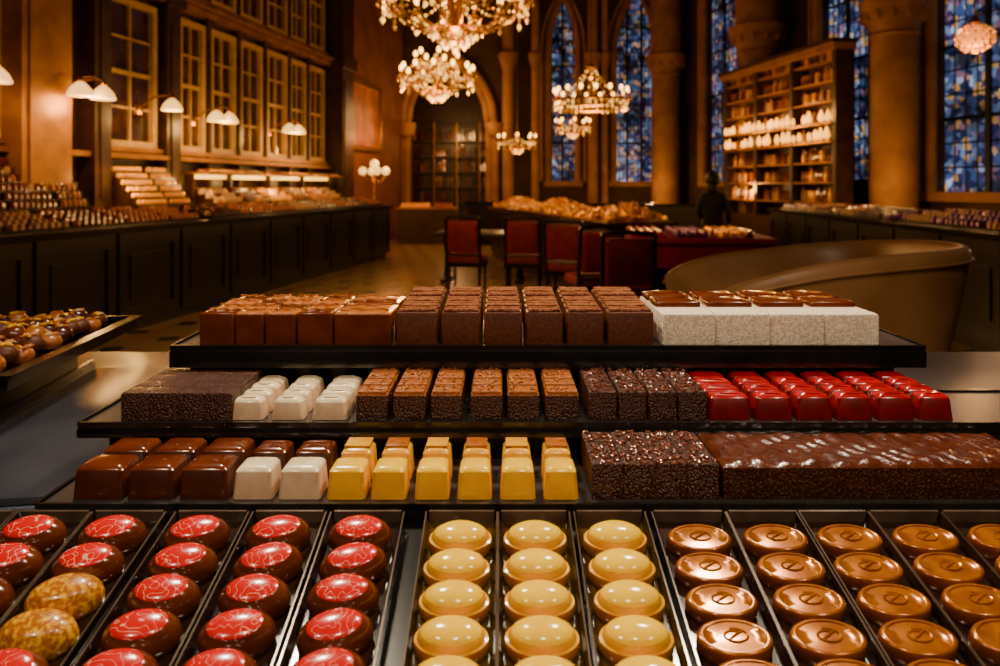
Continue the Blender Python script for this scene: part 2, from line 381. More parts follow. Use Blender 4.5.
# ---- tier 3
a=MB()
for (l,rr) in ((69,123),(124,174),(176,228)):
    for r in range(2):
        xa,xb=PX(l,Y3)+.001,PX(rr,Y3)-.001
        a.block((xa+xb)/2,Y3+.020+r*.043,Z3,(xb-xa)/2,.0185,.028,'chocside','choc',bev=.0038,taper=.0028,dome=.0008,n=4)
a.obj('milk_chocolate_cubes')
a=MB()
for (l,rr) in ((230,273),(276,321)):
    for r in range(2):
        xa,xb=PX(l,Y3)+.001,PX(rr,Y3)-.001
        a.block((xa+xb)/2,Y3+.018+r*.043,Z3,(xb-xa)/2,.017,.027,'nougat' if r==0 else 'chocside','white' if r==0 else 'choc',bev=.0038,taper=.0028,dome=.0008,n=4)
a.obj('nougat_cubes')
a=MB()
for i,(l,rr) in enumerate(((325,366),(369,407),(413,450),(456,493),(499,537),(543,580))):
    xa,xb=PX(l,Y3)+.001,PX(rr,Y3)-.001
    for r in (0,1):
        a.block((xa+xb)/2,Y3+.017+r*.042,Z3,(xb-xa)/2-.001*r,.0165,.027,'yellow','yellowpale' if r==0 else 'yellow',bev=.0036,taper=.0024,dome=.0008,n=4)  # front-row tops painted paler than the sides to imitate overhead light
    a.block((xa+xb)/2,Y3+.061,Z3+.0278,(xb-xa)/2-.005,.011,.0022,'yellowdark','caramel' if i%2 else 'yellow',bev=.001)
a.obj('lemon_chocolate_cubes')
a=MB(); xa,xb=PX(592,Y3),PX(720,Y3)
for i in range(4):
    for r in range(3):
        w=(xb-xa)/4; a.block(xa+w*(i+.5),Y3+.0155+r*.0275,Z3,w/2+.0001,.0135,.031,'crumb',bev=.0014)
        bits(a,xa+w*i+.002,xa+w*(i+1)-.002,Y3+.003+r*.0275,Y3+.028+r*.0275,Z3+.0315,18,.0022,'bits')
a.obj('dotted_fudge_block')
a=MB(); xa=PX(724,Y3)
nx,ny=150,26; W_=.292; D_=.084; g=[]
for j in range(ny+1):
    row=[]
    for i in range(nx+1):
        x=W_*i/nx; y=D_*j/ny
        e_=min(1,min(i,nx-i)/3.0,min(j,ny-j)/2.5)
        zz=Z3+.0275+.0035*e_**.5+.0011*math.sin(x*300+y*170+2.2*math.sin(y*70+x*30))*e_+.0007*math.sin(x*120-y*190)*e_
        row.append((xa+x,Y3+.002+y,zz))
    g.append(row)
a.add([p for r in g for p in r],[(j*(nx+1)+i,j*(nx+1)+i+1,(j+1)*(nx+1)+i+1,(j+1)*(nx+1)+i) for j in range(ny) for i in range(nx)],'glaze')
bd=[g[0][i] for i in range(nx+1)]+[g[j][nx] for j in range(1,ny+1)]+[g[ny][i] for i in range(nx-1,-1,-1)]+[g[j][0] for j in range(ny-1,0,-1)]
a.loft([[(p[0],p[1],Z3) for p in bd],bd],'ridge',cap1=False)
a.obj('ridged_chocolate_loaf',ang=60)

# ------------------------------------------------------------ truffle trays left
m=MB()
def open_tray(m,hx,hy,h,mm='black'):
    m.box(-hx,hx,-hy,hy,0,.006,mm)
    m.box(-hx,hx,-hy,-hy+.008,.006,h,mm); m.box(-hx,hx,hy-.008,hy,.006,h,mm)
    m.box(-hx,-hx+.008,-hy+.008,hy-.008,.006,h,mm); m.box(hx-.008,hx,-hy+.008,hy-.008,.006,h,mm)
    m.box(-hx-.010,hx+.010,-hy-.010,-hy,h-.005,h,mm); m.box(hx,hx+.010,-hy,hy,h-.005,h,mm)
open_tray(m,.30,.20,.022)
for sx in (-.2,.2):
    m.box(sx-.02,sx+.02,-.15,.15,-.06,0,'blackmat')
m.obj('serving_tray',(-.94,1.05,1.19),(0,0,math.radians(6)),recenter=False)
m=MB()
for i in range(16):
    for j in range(11):
            x=-.270+i*.0345+(R()-.5)*.006; y=-.178+j*.0345+(R()-.5)*.006; z=.006+.012*R()
            if x>.275: continue
            k=random.choice(['choc','dark','cocoa','dark','caramel'])
            m.dome(x,y,z,[(.8,0),(1,.005),(1,.011),(.85,.017),(.5,.021),(.05,.022)],.0175,.0165,10,None,k)
            for q in range(3):
                xx=x+(R()-.5)*.016; yy=y+(R()-.5)*.016
                m.T=Matrix.Translation((xx,yy,z+.022))@Matrix.Rotation(R()*6,4,'Z')@Matrix.Rotation((R()-.5)*1.2,4,'X')
                m.dome(0,0,0,[(1,-.001),(.9,.001),(.4,.0018)],.007,.004,6,None,random.choice(['gold','pale','gold','nut','caramel'])); m.T=Matrix.Identity(4)
m.obj('gold_leaf_truffles',(-.94,1.05,1.19),(0,0,math.radians(6)),recenter=False)
m=MB(); m.block(0,0,0,.10,.26,.008,'steel',bev=.004)
m.box(-.108,-.100,-.26,.26,.0,.022,'black'); m.box(.100,.108,-.26,.26,.0,.022,'black')
m.obj('steel_serving_plate',(-.555,.95,1.131),(0,0,math.radians(8)),recenter=False)

# ------------------------------------------------------------ ROOM SHELL
AROT=math.radians(10.9); SA,CA=math.sin(AROT),math.cos(AROT)
def RW(v,u,z=0): return Vector((u*SA+v*CA,u*CA-v*SA,z))
CE=9.0
m=MB(); m.box(-10,10,-5,24,-.1,0,'floor'); m.obj('floor',recenter=False)
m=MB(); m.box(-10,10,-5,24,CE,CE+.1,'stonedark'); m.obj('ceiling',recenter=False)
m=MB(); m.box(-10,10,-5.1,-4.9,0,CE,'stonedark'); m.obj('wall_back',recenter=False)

def gothic(x,xc,w,spring,apex):
    t=min(1,abs(x-xc)/(w/2)); Rr=((w/2)**2+(apex-spring)**2)/(w)
    cx=(w/2)-Rr; d=Rr**2-(t*w/2-cx)**2
    return spring+math.sqrt(max(0,d))
def wall_open(name,L0,L1,ops,m,loc,rot,matn='stonedark',dep=.35):
    mb=MB(); xs=set([L0,L1])
    for (a,b,s,sp,ap) in ops:
        for i in range(17): xs.add(a+(b-a)*i/16)
    xs=sorted(xs)
    for i in range(len(xs)-1):
        a,b=xs[i],xs[i+1]; c=(a+b)/2; op=None
        for o in ops:
            if o[0]<c<o[1]: op=o
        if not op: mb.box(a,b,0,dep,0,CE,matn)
        else:
            xc=(op[0]+op[1])/2; w=op[1]-op[0]
            za,zb=gothic(a,xc,w,op[3],op[4]),gothic(b,xc,w,op[3],op[4])
            if op[2]>0: mb.box(a,b,0,dep,0,op[2],matn)
            mb.add([(a,0,za),(b,0,zb),(b,0,CE),(a,0,CE),(a,dep,za),(b,dep,zb),(b,dep,CE),(a,dep,CE)],
                   [(0,1,2,3),(5,4,7,6),(0,4,5,1)],matn)
    return mb.obj(name,loc,rot,recenter=False,ang=25)
def arch_path(a,b,base,sp,ap,y,off=0):
    a-=off;b+=off; xc=(a+b)/2;w=b-a; P=[(a,y,base)]
    for i in range(25):
        x=a+(b-a)*i/24; P.append((x,y,gothic(x,xc,w,sp,ap+off)))
    P.append((b,y,base)); return P
def gwindow(name,op,loc,rot,nv=2,dh=.36):
    a,b,s,sp,ap=op; xc=(a+b)/2;w=b-a
    mb=MB(); n=16
    xs=[a+w*i/n for i in range(n+1)]
    vs=[(x,.22,s) for x in xs]+[(x,.22,gothic(x,xc,w,sp,ap)) for x in xs]
    mb.add(vs,[(i,i+1,n+2+i,n+1+i) for i in range(n)],'glass')
    for i in range(1,nv+1):
        x=a+w*i/(nv+1); mb.tube([(x,.18,s),(x,.18,gothic(x,xc,w,sp,ap)-.02)],.045,'lead',6)
    q_=4
    for i in range(1,(nv+1)*q_):
        x=a+w*i/((nv+1)*q_)
        mb.tube([(x,.2,s),(x,.2,gothic(x,xc,w,sp,ap)-.02)],.014,'lead',4)
    z=s+dh; kk=0
    while z<ap-.3:
        hw=w/2
        while hw>0 and gothic(xc+hw,xc,w,sp,ap)<z: hw-=.03
        mb.tube([(xc-hw,.19,z),(xc+hw,.19,z)],.030 if kk%3==2 else .015,'lead',5); z+=dh; kk+=1
    cw=w/(nv+1)
    for i in range(nv+1):
        mb.tube(arch_path(a+cw*i+.02,a+cw*(i+1)-.02,sp-.3,sp-.3,sp+cw*.9,.17)[1:-1],.03,'lead',6)
    mb.tube(arch_path(a,b,s,sp,ap,-.02,.02),.09,'stone',8)
    mb.tube(arch_path(a,b,s,sp,ap,-.03,.22),.05,'stone',8)
    mb.box(a-.15,b+.15,-.12,.2,s-.14,s,'stone')
    return mb.obj(name,loc,rot,recenter=False)
FW=(0,19.5,0)
ops=[(PX(408,19.5),PX(488,19.5),0,3.0,4.95),(PX(549,19.5),PX(577,19.5),1.55,5.2,6.7),(PX(614,19.5),PX(657,19.5),1.55,5.0,6.9)]
wall_open('wall_far',-3.2,5.4,ops,None,FW,(0,0,0))
gwindow('window_1',ops[1],FW,(0,0,0),1); gwindow('window_2',ops[2],FW,(0,0,0),2)
m=MB(); a,b,_,sp,ap=ops[0]
for off,r,y in ((.02,.10,-.105),(.20,.12,-.125)):
    m.tube(arch_path(a,b,0,sp,ap,y,off),r,'stone',10)
for x in (a-.02,b+.2):
    m.rev(x,-.3,[(.28,0),(.28,.25),(.22,.32),(.22,.38)],'stone',16); m.rev(x,-.3,[(.2,2.8),(.24,2.9),(.28,3.05),(.28,3.15)],'stone',16)
m.obj('stone_archway',FW,recenter=False)
m=MB(); m.box(-3.6,1.0,23.2,23.4,0,6,'wood'); m.box(-3.6,-3.4,19.86,23.2,0,6,'wood'); m.box(.8,1.0,19.86,23.2,0,6,'wood')
m.obj('wall_vestibule',recenter=False)
m=MB()
for i in range(7): m.box(-2.9,.1,22.75,23.15,.35+i*.5,.40+i*.5,'wood')
for i in range(5): m.box(-2.9+i*.74,-2.86+i*.74,22.74,23.16,.0,3.5,'woodgold')
for i in range(6):
    for j in range(24):
        if j%6==5: continue
        h=.2+.18*R(); m.box(-2.82+j*.12,-2.74+j*.12,22.85,23.1,.401+i*.5,.40+i*.5+h,random.choice(['wood','choc','bottle','dark']))
m.obj('vestibule_bookcase',recenter=False)
m=MB()
for px,r in ((508,.16),(535,.11),(592,.14),(604,.09),(664,.2)):
    x=PX(px,19.3); m.rev(x,-.36,[(r*1.7,0),(r*1.7,.5),(r,.7),(r,4.6),(r*1.2,4.7),(r*1.7,4.95),(r*1.7,5.05),(r,5.1),(r,CE)],'stone',14)
for (pa,pb) in ((508,592),(604,664)):
    m.tube(arch_path(PX(pa,19.3),PX(pb,19.3),5.0,5.0,7.6,-.36),.11,'stone',8)
m.obj('clustered_shafts',FW,recenter=False)

ANG=math.atan2(-.9849,.1733); RO=(4.852,20,0); RR=(0,0,ANG)
ro=[(2.15,4.3,1.55,6.0,8.0),(6.85,8.6,1.55,6.0,8.0),(9.6,12.0,1.35,6.0,8.0),(13.2,15.4,1.35,6.0,8.0)]
wall_open('wall_right',-.4,25.5,ro,None,RO,RR)
for i,o in enumerate(ro): gwindow('window_%d'%(3+i),o,RO,RR,2)
def column(s,r=.36,cap=4.35):
    m=MB()
    m.rev(0,0,[(r*1.5,0),(r*1.5,.35),(r*1.35,.42),(r*1.3,.6),(r*1.05,.75),(r,.85),(r*.97,cap-.35),(r*1.08,cap-.32),(r*1.0,cap-.27),(r*1.15,cap-.1),(r*1.4,cap+.08),(r*1.45,cap+.2),(r*1.1,cap+.22),(r*1.05,CE)],'stone',28)
    for i in range(12):
        a=i*PI/6; m.ball((r*1.2*math.cos(a),r*1.2*math.sin(a),cap-.02),.07,'stone',6,4,1,1,1.6)
    d=Vector((.1733,-.9849,0)); n=Vector((-.9849,-.1733,0)); p=Vector(RO)+d*s+n*.62
    o=m.obj('stone_column',p,recenter=False); return p
cps=[column(1.15,.38,4.7),column(5.75,.40,4.45),column(9.55,.33,4.0),column(12.6,.34,4.3)]

LR=(0,0,PI/2-AROT); LV=-6.3
LO=tuple(RW(LV,0))
m=MB(); m.box(-8,18.9,0,.3,0,CE,'wood'); m.obj('wall_left',LO,LR,recenter=False)
m=MB(); m.box(14.0,18.4,-.03,0,0,CE,'plaster'); m.obj('trim_plaster_panel',LO,LR,recenter=False)
def U(px,v=LV):
    r=(px-500)/700.0; return -v*(CA+SA*r)/(SA-CA*r)
def sash(name,u0,u1,z0,z1,c,r):
    m=MB(); t=.06
    m.box(u0,u1,-.035,-.005,z0,z1,'pane')
    m.box(u0-t,u0+.02,-.11,-.005,z0-t,z1+t,'cream'); m.box(u1-.02,u1+t,-.11,-.005,z0-t,z1+t,'cream')
    m.box(u0+.02,u1-.02,-.11,-.005,z1-.02,z1+t,'cream'); m.box(u0+.02,u1-.02,-.11,-.005,z0-t,z0+.02,'cream')
    for i in range(1,c):
        x=u0+(u1-u0)*i/c; w=.03 if (c==4 and i==2) else .012; m.box(x-w,x+w,-.08,-.036,z0,z1,'cream')
    for j in range(1,r):
        z=z0+(z1-z0)*j/r; w=.026 if j==r//2 else .012; m.box(u0,u1,-.075,-.036,z-w,z+w,'cream')
    m.box(u0-.12,u1+.12,-.16,-.005,z0-t-.06,z0-t,'woodgold')
    return m.obj(name,LO,LR,recenter=False)
wi=7
spans=[(4.6,5.9),(U(97),U(150)),(U(172),U(199)),(U(204),U(230)),(U(234),U(257)),(U(261),U(282)),(U(285),U(301)),(U(304),U(320))]
for (a,b) in spans:
    sash('window_%d'%wi,a+.06,b-.06,1.98,3.72,2 if b-a<1.0 or a>8 else 4,4); wi+=1
    sash('window_%d'%wi,a+.06,b-.06,4.2,5.9,2 if b-a<1.0 or a>8 else 4,4); wi+=1
m=MB()
for z,t,d in ((3.88,.08,.22),(3.98,.05,.30),(4.05,.04,.16),(1.78,.06,.2),(6.1,.12,.3)):
    m.box(3,14.0,-d,-.002,z,z+t,'woodgold')
m.obj('trim_1',LO,LR,recenter=False)
def pil(name,u0,u1,d,mm):
    m=MB(); m.box(u0,u1,-d,-.002,0,CE,mm)
    m.box(u0-.04,u1+.04,-d-.04,-.002,1.0,1.12,mm); m.box(u0+.08,u1-.08,-d-.02,-d,1.3,3.6,mm); m.box(u0-.05,u1+.05,-d-.06,-.002,3.85,4.1,mm)
    m.obj(name,LO,LR,recenter=False)
pil('trim_2',U(22,-5.95),U(72,-5.95),.35,'woodgold')
pil('trim_3',U(76),U(93),.25,'wood')
pil('trim_4',U(154),U(168),.2,'wood')
for i,p in enumerate((201.5,232,259,283.5,302.5)):
    pil('trim_%d'%(5+i),U(p)-.05,U(p)+.05,.13,'wood')
pil('trim_10',U(322),U(334),.45,'wood')
m=MB(); a,b=U(339),U(376)
m.box(a,b,-.07,-.035,2.35,3.75,'paint')
for (c,d,e,f) in ((a-.1,b+.1,2.25,2.35),(a-.1,b+.1,3.75,3.85),(a-.1,a,2.35,3.75),(b,b+.1,2.35,3.75)): m.box(c,d,-.12,-.035,e,f,'brass')
m.obj('framed_painting',LO,LR,recenter=False)

# ------------------------------------------------------------ counters
def counter(name,loc,ang,L,D,H,n,matn='blackmat',topm='black'):
    m=MB(); m.box(0,L,.04,D,.1,H-.05,matn); m.box(.05,L-.05,.1,D-.05,0,.1,matn)
    m.box(-.03,L+.03,-.02,D+.02,H-.05,H,topm)
    w=L/n
    for i in range(n):
        a=i*w+.03;b=(i+1)*w-.03
        m.box(a,b,.02,.04,.12,.24,matn); m.box(a,b,.02,.04,H-.2,H-.07,matn)
        m.box(a,a+.09,.02,.04,.24,H-.2,matn); m.box(b-.09,b,.02,.04,.24,H-.2,matn)
        m.box(a+.16,b-.16,.028,.04,.32,H-.28,matn)
    return m.obj(name,loc,(0,0,ang),recenter=False)
def piles(m,x0,x1,y0,y1,z,pitch,mats,slope=0,s=.42,rowlen=9):
    nx=int((x1-x0)/pitch); ny=max(1,int((y1-y0)/pitch))
    for i in range(nx):
        k=mats[(i//rowlen)%len(mats)]
        if i%rowlen==rowlen-1: continue
        for j in range(ny):
            x=x0+(i+.5)*pitch; y=y0+(j+.5)*pitch; zz=z+slope*(y-y0)
            q=k if R()<.8 else random.choice(mats)
            m.dome(x+(R()-.5)*.01,y+(R()-.5)*.01,zz,[(1,0),(.95,s*pitch*.7),(.5,s*pitch*1.15)],pitch*.44,pitch*.44,6,None,q)
def shelfpile(name,x0,x1,y0,y1,z,pitch,mats,steps,dz,loc,ang,tr='black',s=.6):
    m=MB(); dy=(y1-y0)/steps
    for st_ in range(steps):
        zz=z+dz*st_; ya=y0+dy*st_; m.box(x0,x1,ya,y1,zz,zz+dz,tr)
        piles(m,x0+.02,x1-.02,ya+.003,ya+dy,zz+dz,pitch,mats,s=s)
    return m.obj(name,loc,(0,0,ang),recenter=False)
LCO=tuple(RW(-4.8,3.0)); LCA=PI/2-AROT
counter('shop_counter',LCO,LCA,10.4,.75,1.05,11)
shelfpile('praline_display',.4,4.3,.10,.62,1.051,.075,['choc','nut','pale','choc','caramel','nut'],4,.03,LCO,LCA)
shelfpile('truffle_display',4.5,10.2,.10,.62,1.051,.08,['dark','caramel','nut','pale','dark','caramel'],3,.035,LCO,LCA)
LBO=tuple(RW(-5.72,5.0))
m=MB(); m.box(-2,8.8,.0,.44,0,1.1,'wood'); m.box(-2,8.8,-.02,.46,1.1,1.14,'wood')
m.obj('wall_sideboard',LBO,(0,0,LCA),recenter=False)
shelfpile('chocolate_bonbon_steps',-.6,U(50)-5.0,.02,.44,1.141,.066,['pale','choc','choc','nut','caramel'],6,.085,LBO,LCA,s=.95)
shelfpile('gold_bonbon_steps',U(97)-5,U(157)-5.0,.02,.44,1.141,.066,['gold','yellow','gold'],6,.08,LBO,LCA,'wood',s=.7)
m=MB(); m.box(U(176)-5,U(320)-5,.1,.44,1.60,1.63,'woodgold'); m.box(U(176)-5,U(320)-5,.38,.43,1.54,1.595,'strip')
m.box(U(176)-5,U(320)-5,.40,.44,1.40,1.41,'woodgold')
for p in (176,215,255,290,319): m.box(U(p)-5.02,U(p)-4.98,.3,.44,1.141,1.60,'wood')
piles(m,U(178)-5,U(318)-5,.12,.38,1.63,.09,['gold','pale','caramel'])
for k_ in range(3):
    zz=1.141+.06*k_; ya=.0+.12*k_
    m.box(U(178)-4.95,U(318)-5.05,ya,.38,zz,zz+.06,'wood'); piles(m,U(178)-4.95,U(318)-5.05,ya+.01,ya+.12,zz+.06,.085,['pale','choc','gold','caramel','nut'],s=.8)
m.obj('lit_praline_shelf',LBO,(0,0,LCA),recenter=False)
RCA=math.atan2(-.9944,-.1055); RCO=(4.72,12.3,0)
counter('bar_counter',RCO,RCA,9.6,.8,1.05,10)
shelfpile('foil_wrapped_bonbons',.5,4.6,.08,.7,1.051,.085,['purple','pale','choc','pale','dark'],3,.02,RCO,RCA)
shelfpile('silver_bonbons',4.8,9.2,.08,.7,1.051,.085,['pale','purple','pale','purple'],3,.03,RCO,RCA)
counter('low_partition',(-.8,16.9,0),-.45,5.6,.4,1.05,7)
m=MB(); m.box(-2.5,-1.1,17.2,17.7,0,.85,'wood'); m.box(-2.55,-1.05,17.15,17.75,.85,.9,'woodgold'); piles(m,-2.45,-1.15,17.2,17.7,.9,.09,['gold','caramel'],s=1)
m.obj('pastry_case',recenter=False)

def table(name,loc,ang,L,W,H,cloth,legs='blackmat'):
    m=MB(); m.block(L/2,0,H-.05,L/2,W/2,.05,cloth,bev=.01)
    m.box(.03,L-.03,-W/2+.03,W/2-.03,H-.3,H-.05,cloth)
    for x in (.1,L/2,L-.1):
        for y in (-W/2+.1,W/2-.1):
            m.tube([(x,y,0),(x,y,H*.4),(x,y,H-.05)],.04,legs,8,[.03,.04,.05])
    return m.obj(name,loc,(0,0,ang),recenter=False)
ba=math.atan2(-6.4,1.5); BO=(.22,14.6,0)
m=MB(); m.box(0,6.4,-.42,.42,.08,.95,'blackmat'); m.box(-.04,6.44,-.46,.46,.95,1.0,'black'); m.box(.05,6.35,-.38,.38,0,.08,'blackmat')
for i in range(8): m.box(.05+i*.79,.75+i*.79,-.445,-.42,.2,.85,'blackmat')
m.obj('buffet_counter',BO,(0,0,ba),recenter=False)
m=MB()
for i in range(1200):
    x=.1+6.2*R(); y=(R()-.5)*.78; z=1.012+.20*(1-abs(y)/.42)*R()*(.7+.3*math.sin(x*2.3))
    m.T=Matrix.Translation((x,y,z))@Matrix.Rotation(R()*6,4,'Z')@Matrix.Rotation((R()-.5)*.5,4,'X')
    m.dome(0,0,0,[(1,0),(.95,.03),(.5,.055)],.048,.036,6,None,random.choice(['gold','gold','gold','gold','yellow','caramel']))
m.T=Matrix.Identity(4); m.box(.06,6.34,-.4,.4,1.001,1.012,'woodgold'); m.obj('gold_foil_bonbons',BO,(0,0,ba),recenter=False)
table('cloth_table',(1.30,7.45,0),math.radians(-6),1.45,1.1,.93,'magenta')
m=MB(); piles(m,.06,1.4,-.5,.5,.931,.085,['red','purple','gold','magenta','dark'],rowlen=5,s=.7); m.obj('colourful_sweets',(1.30,7.45,0),(0,0,math.radians(-6)),recenter=False)

def chair(loc,ang):
    e=empty('dining_chair',loc,(0,0,ang))
    m=MB(); m.block(0,0,.42,.24,.23,.09,'burg',bev=.03,dome=.01); m.obj('seat',parent=e,recenter=False)
    m=MB(); m.box(-.25,.25,-.24,.24,.36,.42,'blackmat')
    m.obj('seat_rail',parent=e,recenter=False)
    for i,(x,y) in enumerate(((-.21,.2),(.21,.2),(-.21,-.2),(.21,-.2))):
        m=MB(); m.tube([(x,y*1.1,0),(x,y,.36)],.02,'blackmat',8,[.015,.025]); m.obj('leg_%d'%(i+1),parent=e,recenter=False)
    m=MB(); T=Matrix.Translation((0,-.25,.5))@Matrix.Rotation(math.radians(96),4,'X')
    m.T=T; m.block(0,.27,-.03,.2,.21,.07,'burg',bev=.025); m.obj('backrest',parent=e,recenter=False)
    m=MB()
    for x in (-.225,.225): m.tube([(x,-.22,.36),(x,-.25,.6),(x,-.31,1.02)],.022,'blackmat',8)
    m.tube([(-.225,-.31,1.02),(0,-.33,1.04),(.225,-.31,1.02)],.022,'blackmat',8)
    m.tube([(-.225,-.25,.53),(.225,-.25,.53)],.016,'blackmat',8)
    m.obj('back_frame',parent=e,recenter=False)
for (px,Y,a) in ((467,9.5,-.15),(524,9.4,-.1),(568,8.6,-.3),(626,6.4,-.1),(592,7.4,.2)):
    chair((PX(px,Y),Y,0),a)
m=MB()
m.block(0,0,.70,.70,.42,.05,'blackmat',bev=.012)
for x in (-.55,.55):
    m.tube([(x,0,.04),(x,0,.35),(x,0,.7)],.05,'blackmat',10,[.06,.04,.07]); m.box(x-.05,x+.05,-.34,.34,0,.05,'blackmat')
m.obj('dining_table',(-.25,10.6,0),(0,0,-.1),recenter=False)

# ------------------------------------------------------------ tub chair
e=empty('tub_chair',(.975,2.27,0),(0,0,math.radians(4)))
m=MB(); N=56; TH=math.radians(138)
def shell(th,zf):
    w=math.cos((th+.45)*.5)**2
    H=1.185+.090*w
    ed_=max(0,(abs(th)-1.7)/.7); H-=.05*ed_**2
    z=.62+(H-.62)*zf
    a=.435-.12*(1-zf)**1.1; b=.37-.10*(1-zf)**1.1
    c,s=math.cos(th),math.sin(th); p=3.2
    rr=1/((abs(c)**p+abs(s)**p)**(1/p))
    return a*rr*c,b*rr*s,z
rings=[]
for i in range(N+1):
    th=-TH+2*TH*i/N; ring=[]
    zs=[0,.12,.25,.4,.55,.7,.82,.92]
    for zf in zs: x,y,z=shell(th,zf); ring.append((x,y,z))
    x,y,z=shell(th,1); t=.028
    for q in range(1,6):
        a=q*PI/6; L=math.hypot(x,y); k=1-(t-t*math.cos(a))/L
        ring.append((x*k,y*k,z-.028+.028*math.sin(a)))
    for zf in reversed(zs):
        x,y,z=shell(th,zf); L=math.hypot(x,y); k=1-.06/L; ring.append((x*k,y*k,z))
    rings.append(ring)
m.loft(rings,'tan'); m.obj('shell',parent=e,recenter=False,ang=60)
m=MB(); m.block(-.03,0,.60,.27,.25,.12,'tan',bev=.04,dome=.012,n=5); m.obj('seat',parent=e,recenter=False)
m=MB()
for zf in [q/22 for q in range(22)]:
    x,y,z=shell(-.42,zf); m.ball((x*1.004,y*1.004,z),.006,'brass',6,4)
m.obj('nailhead_trim',parent=e,recenter=False)
m=MB(); m.tube([(lambda p:(p[0]*1.003,p[1]*1.003,p[2]-.03))(shell(-TH+2*TH*i/60,.985)) for i in range(61)],.005,'tan',6); m.obj('welt_piping',parent=e,recenter=False)
for i,(x,y) in enumerate(((-.23,-.21),(-.23,.21),(.23,-.21),(.23,.21))):
    m=MB(); m.tube([(x*1.15,y*1.15,0),(x,y,.62)],.03,'wood',8,[.018,.032]); m.obj('leg_%d'%(i+1),parent=e,recenter=False)

# ------------------------------------------------------------ bar shelf right
m=MB(); s0,s1=5.65,9.1; yb,yf=-.98,-1.27; H=3.55
m.box(s0,s1,yb,yb+.03,.2,H,'wood'); m.box(s0,s1,yf,yb,0,.9,'wood')
for i in range(8):
    z=1.15+i*.32; m.box(s0,s1,yf,yb,z,z+.025,'woodgold')
for i in range(4):
    x=s0+(s1-s0)*i/3; m.box(x-.04,x+.04,yf-.02,yb,.9,H,'wood')
m.box(s0-.08,s1+.08,yf-.08,yb+.02,H,H+.1,'woodgold'); m.box(s0-.12,s1+.12,yf-.12,yb+.02,H+.1,H+.16,'wood')
for i in range(8):
    z=1.176+i*.32
    for j in range(34):
        x=s0+.1+j*(s1-s0-.2)/33+(R()-.5)*.02
        if any(abs(x-(s0+(s1-s0)*q/3))<.08 for q in range(4)): continue
        k=random.choice(['bottle','bottle','bottle','dark','gold','pale','choc'])
        if R()<.5: m.rev(x,yf+.12,[(.034,z),(.036,z+.02),(.036,z+.14),(.013,z+.19),(.012,z+.24)],k,8)
        else: m.rev(x,yf+.12,[(.040,z),(.045,z+.02),(.045,z+.13),(.038,z+.15),(.042,z+.155),(.042,z+.18),(.01,z+.19)],k,8)
bs=empty('bar_shelf',RO,RR)
m.obj('shelving',parent=bs,recenter=False)
m=MB()
for zz,n_l in ((2.42,22),(2.14,22)):
    for j in range(n_l):
        if R()<(.08 if zz>2.3 else .2): continue
        x=s0+.12+j*(s1-s0-.24)/(n_l-1)+(R()-.5)*.06; q=.8+.6*R()
        m.rev(x,yf-.05,[(.018,zz),(.026,zz+.015),(.014,zz+.03)],'brass',8); m.rev(x,yf-.05,[(.02,zz+.03),(.035*q,zz+.07),(.032*q,zz+.12),(.012,zz+.15*q+.02)],'glowlamp',8)
    m.box(s0,s1,yf-.08,yf-.021,zz-.02,zz,'brass')
m.obj('lamp_row',parent=bs,recenter=False)
d_=Vector((.1733,-.9849,0)); n_=Vector((-.9849,-.1733,0))
for s_ in (6.3,7.5,8.7):
    light('shelf_glow','POINT',Vector(RO)+d_*s_+n_*1.75+Vector((0,0,2.6)),18,WARM,.12)

# ------------------------------------------------------------ lamps
def sconce(u,z,n=2,v=-5.75):
    e=empty('wall_sconce',RW(v,u,z),LR)
    m=MB(); m.tube([(0,.5,-.05),(0,.25,.10),(0,.0,.12)],.012,'brass',6); m.rev(0,.5,[(.06,-.12),(.07,-.05),(.05,.02)],'brass',10)
    xs=[0] if n==1 else [-.16,.16]
    if n==2: m.tube([(-.16,0,.12),(0,0,.15),(.16,0,.12)],.012,'brass',6)
    for x in xs: m.rev(x,0,[(.02,.06),(.035,.09),(.02,.13)],'brass',10)
    m.obj('bracket',parent=e,recenter=False)
    m=MB()
    for x in xs: m.rev(x,0,[(.125,-.08),(.13,-.07),(.10,.0),(.055,.05),(.03,.07)],'shade',16)
    m.obj('shades',parent=e,recenter=False)
    p=RW(v,u,z)+Vector((.05,-.05,-.16)); light('sconce_light','POINT',p,19,(1,.50,.13),.1)
sconce(U(92,-5.75),2.47); sconce(U(172,-5.75),2.47,1); sconce(U(223,-5.75),2.42); sconce(U(294,-5.75),2.42)
sconce(U(-20,-5.75),2.47)
e=empty('globe_lamp_stand',RW(-5.3,13.75,0))
m=MB(); m.rev(0,0,[(.16,0),(.16,.03),(.03,.08),(.02,.5),(.035,.9),(.02,1.0),(.02,1.75),(.03,1.8)],'brass',12)
for i in range(4):
    a=i*PI/2+.4; m.tube([(0,0,1.55),(.14*math.cos(a),.14*math.sin(a),1.5),(.24*math.cos(a),.24*math.sin(a),1.66)],.012,'brass',6)
m.obj('stand',parent=e,recenter=False)
m=MB()
for i in range(4):
    a=i*PI/2+.4; m.ball((.24*math.cos(a),.24*math.sin(a),1.74),.085,'shade',12,6)
m.ball((0,0,1.89),.09,'shade',12,6); m.obj('globes',parent=e,recenter=False)
light('globe_light','POINT',RW(-5.0,13.9,2.1),38,(1,.42,.11),.15)
light('painting_light','POINT',RW(-5.5,15.6,2.6),38,(1,.38,.10),.15)

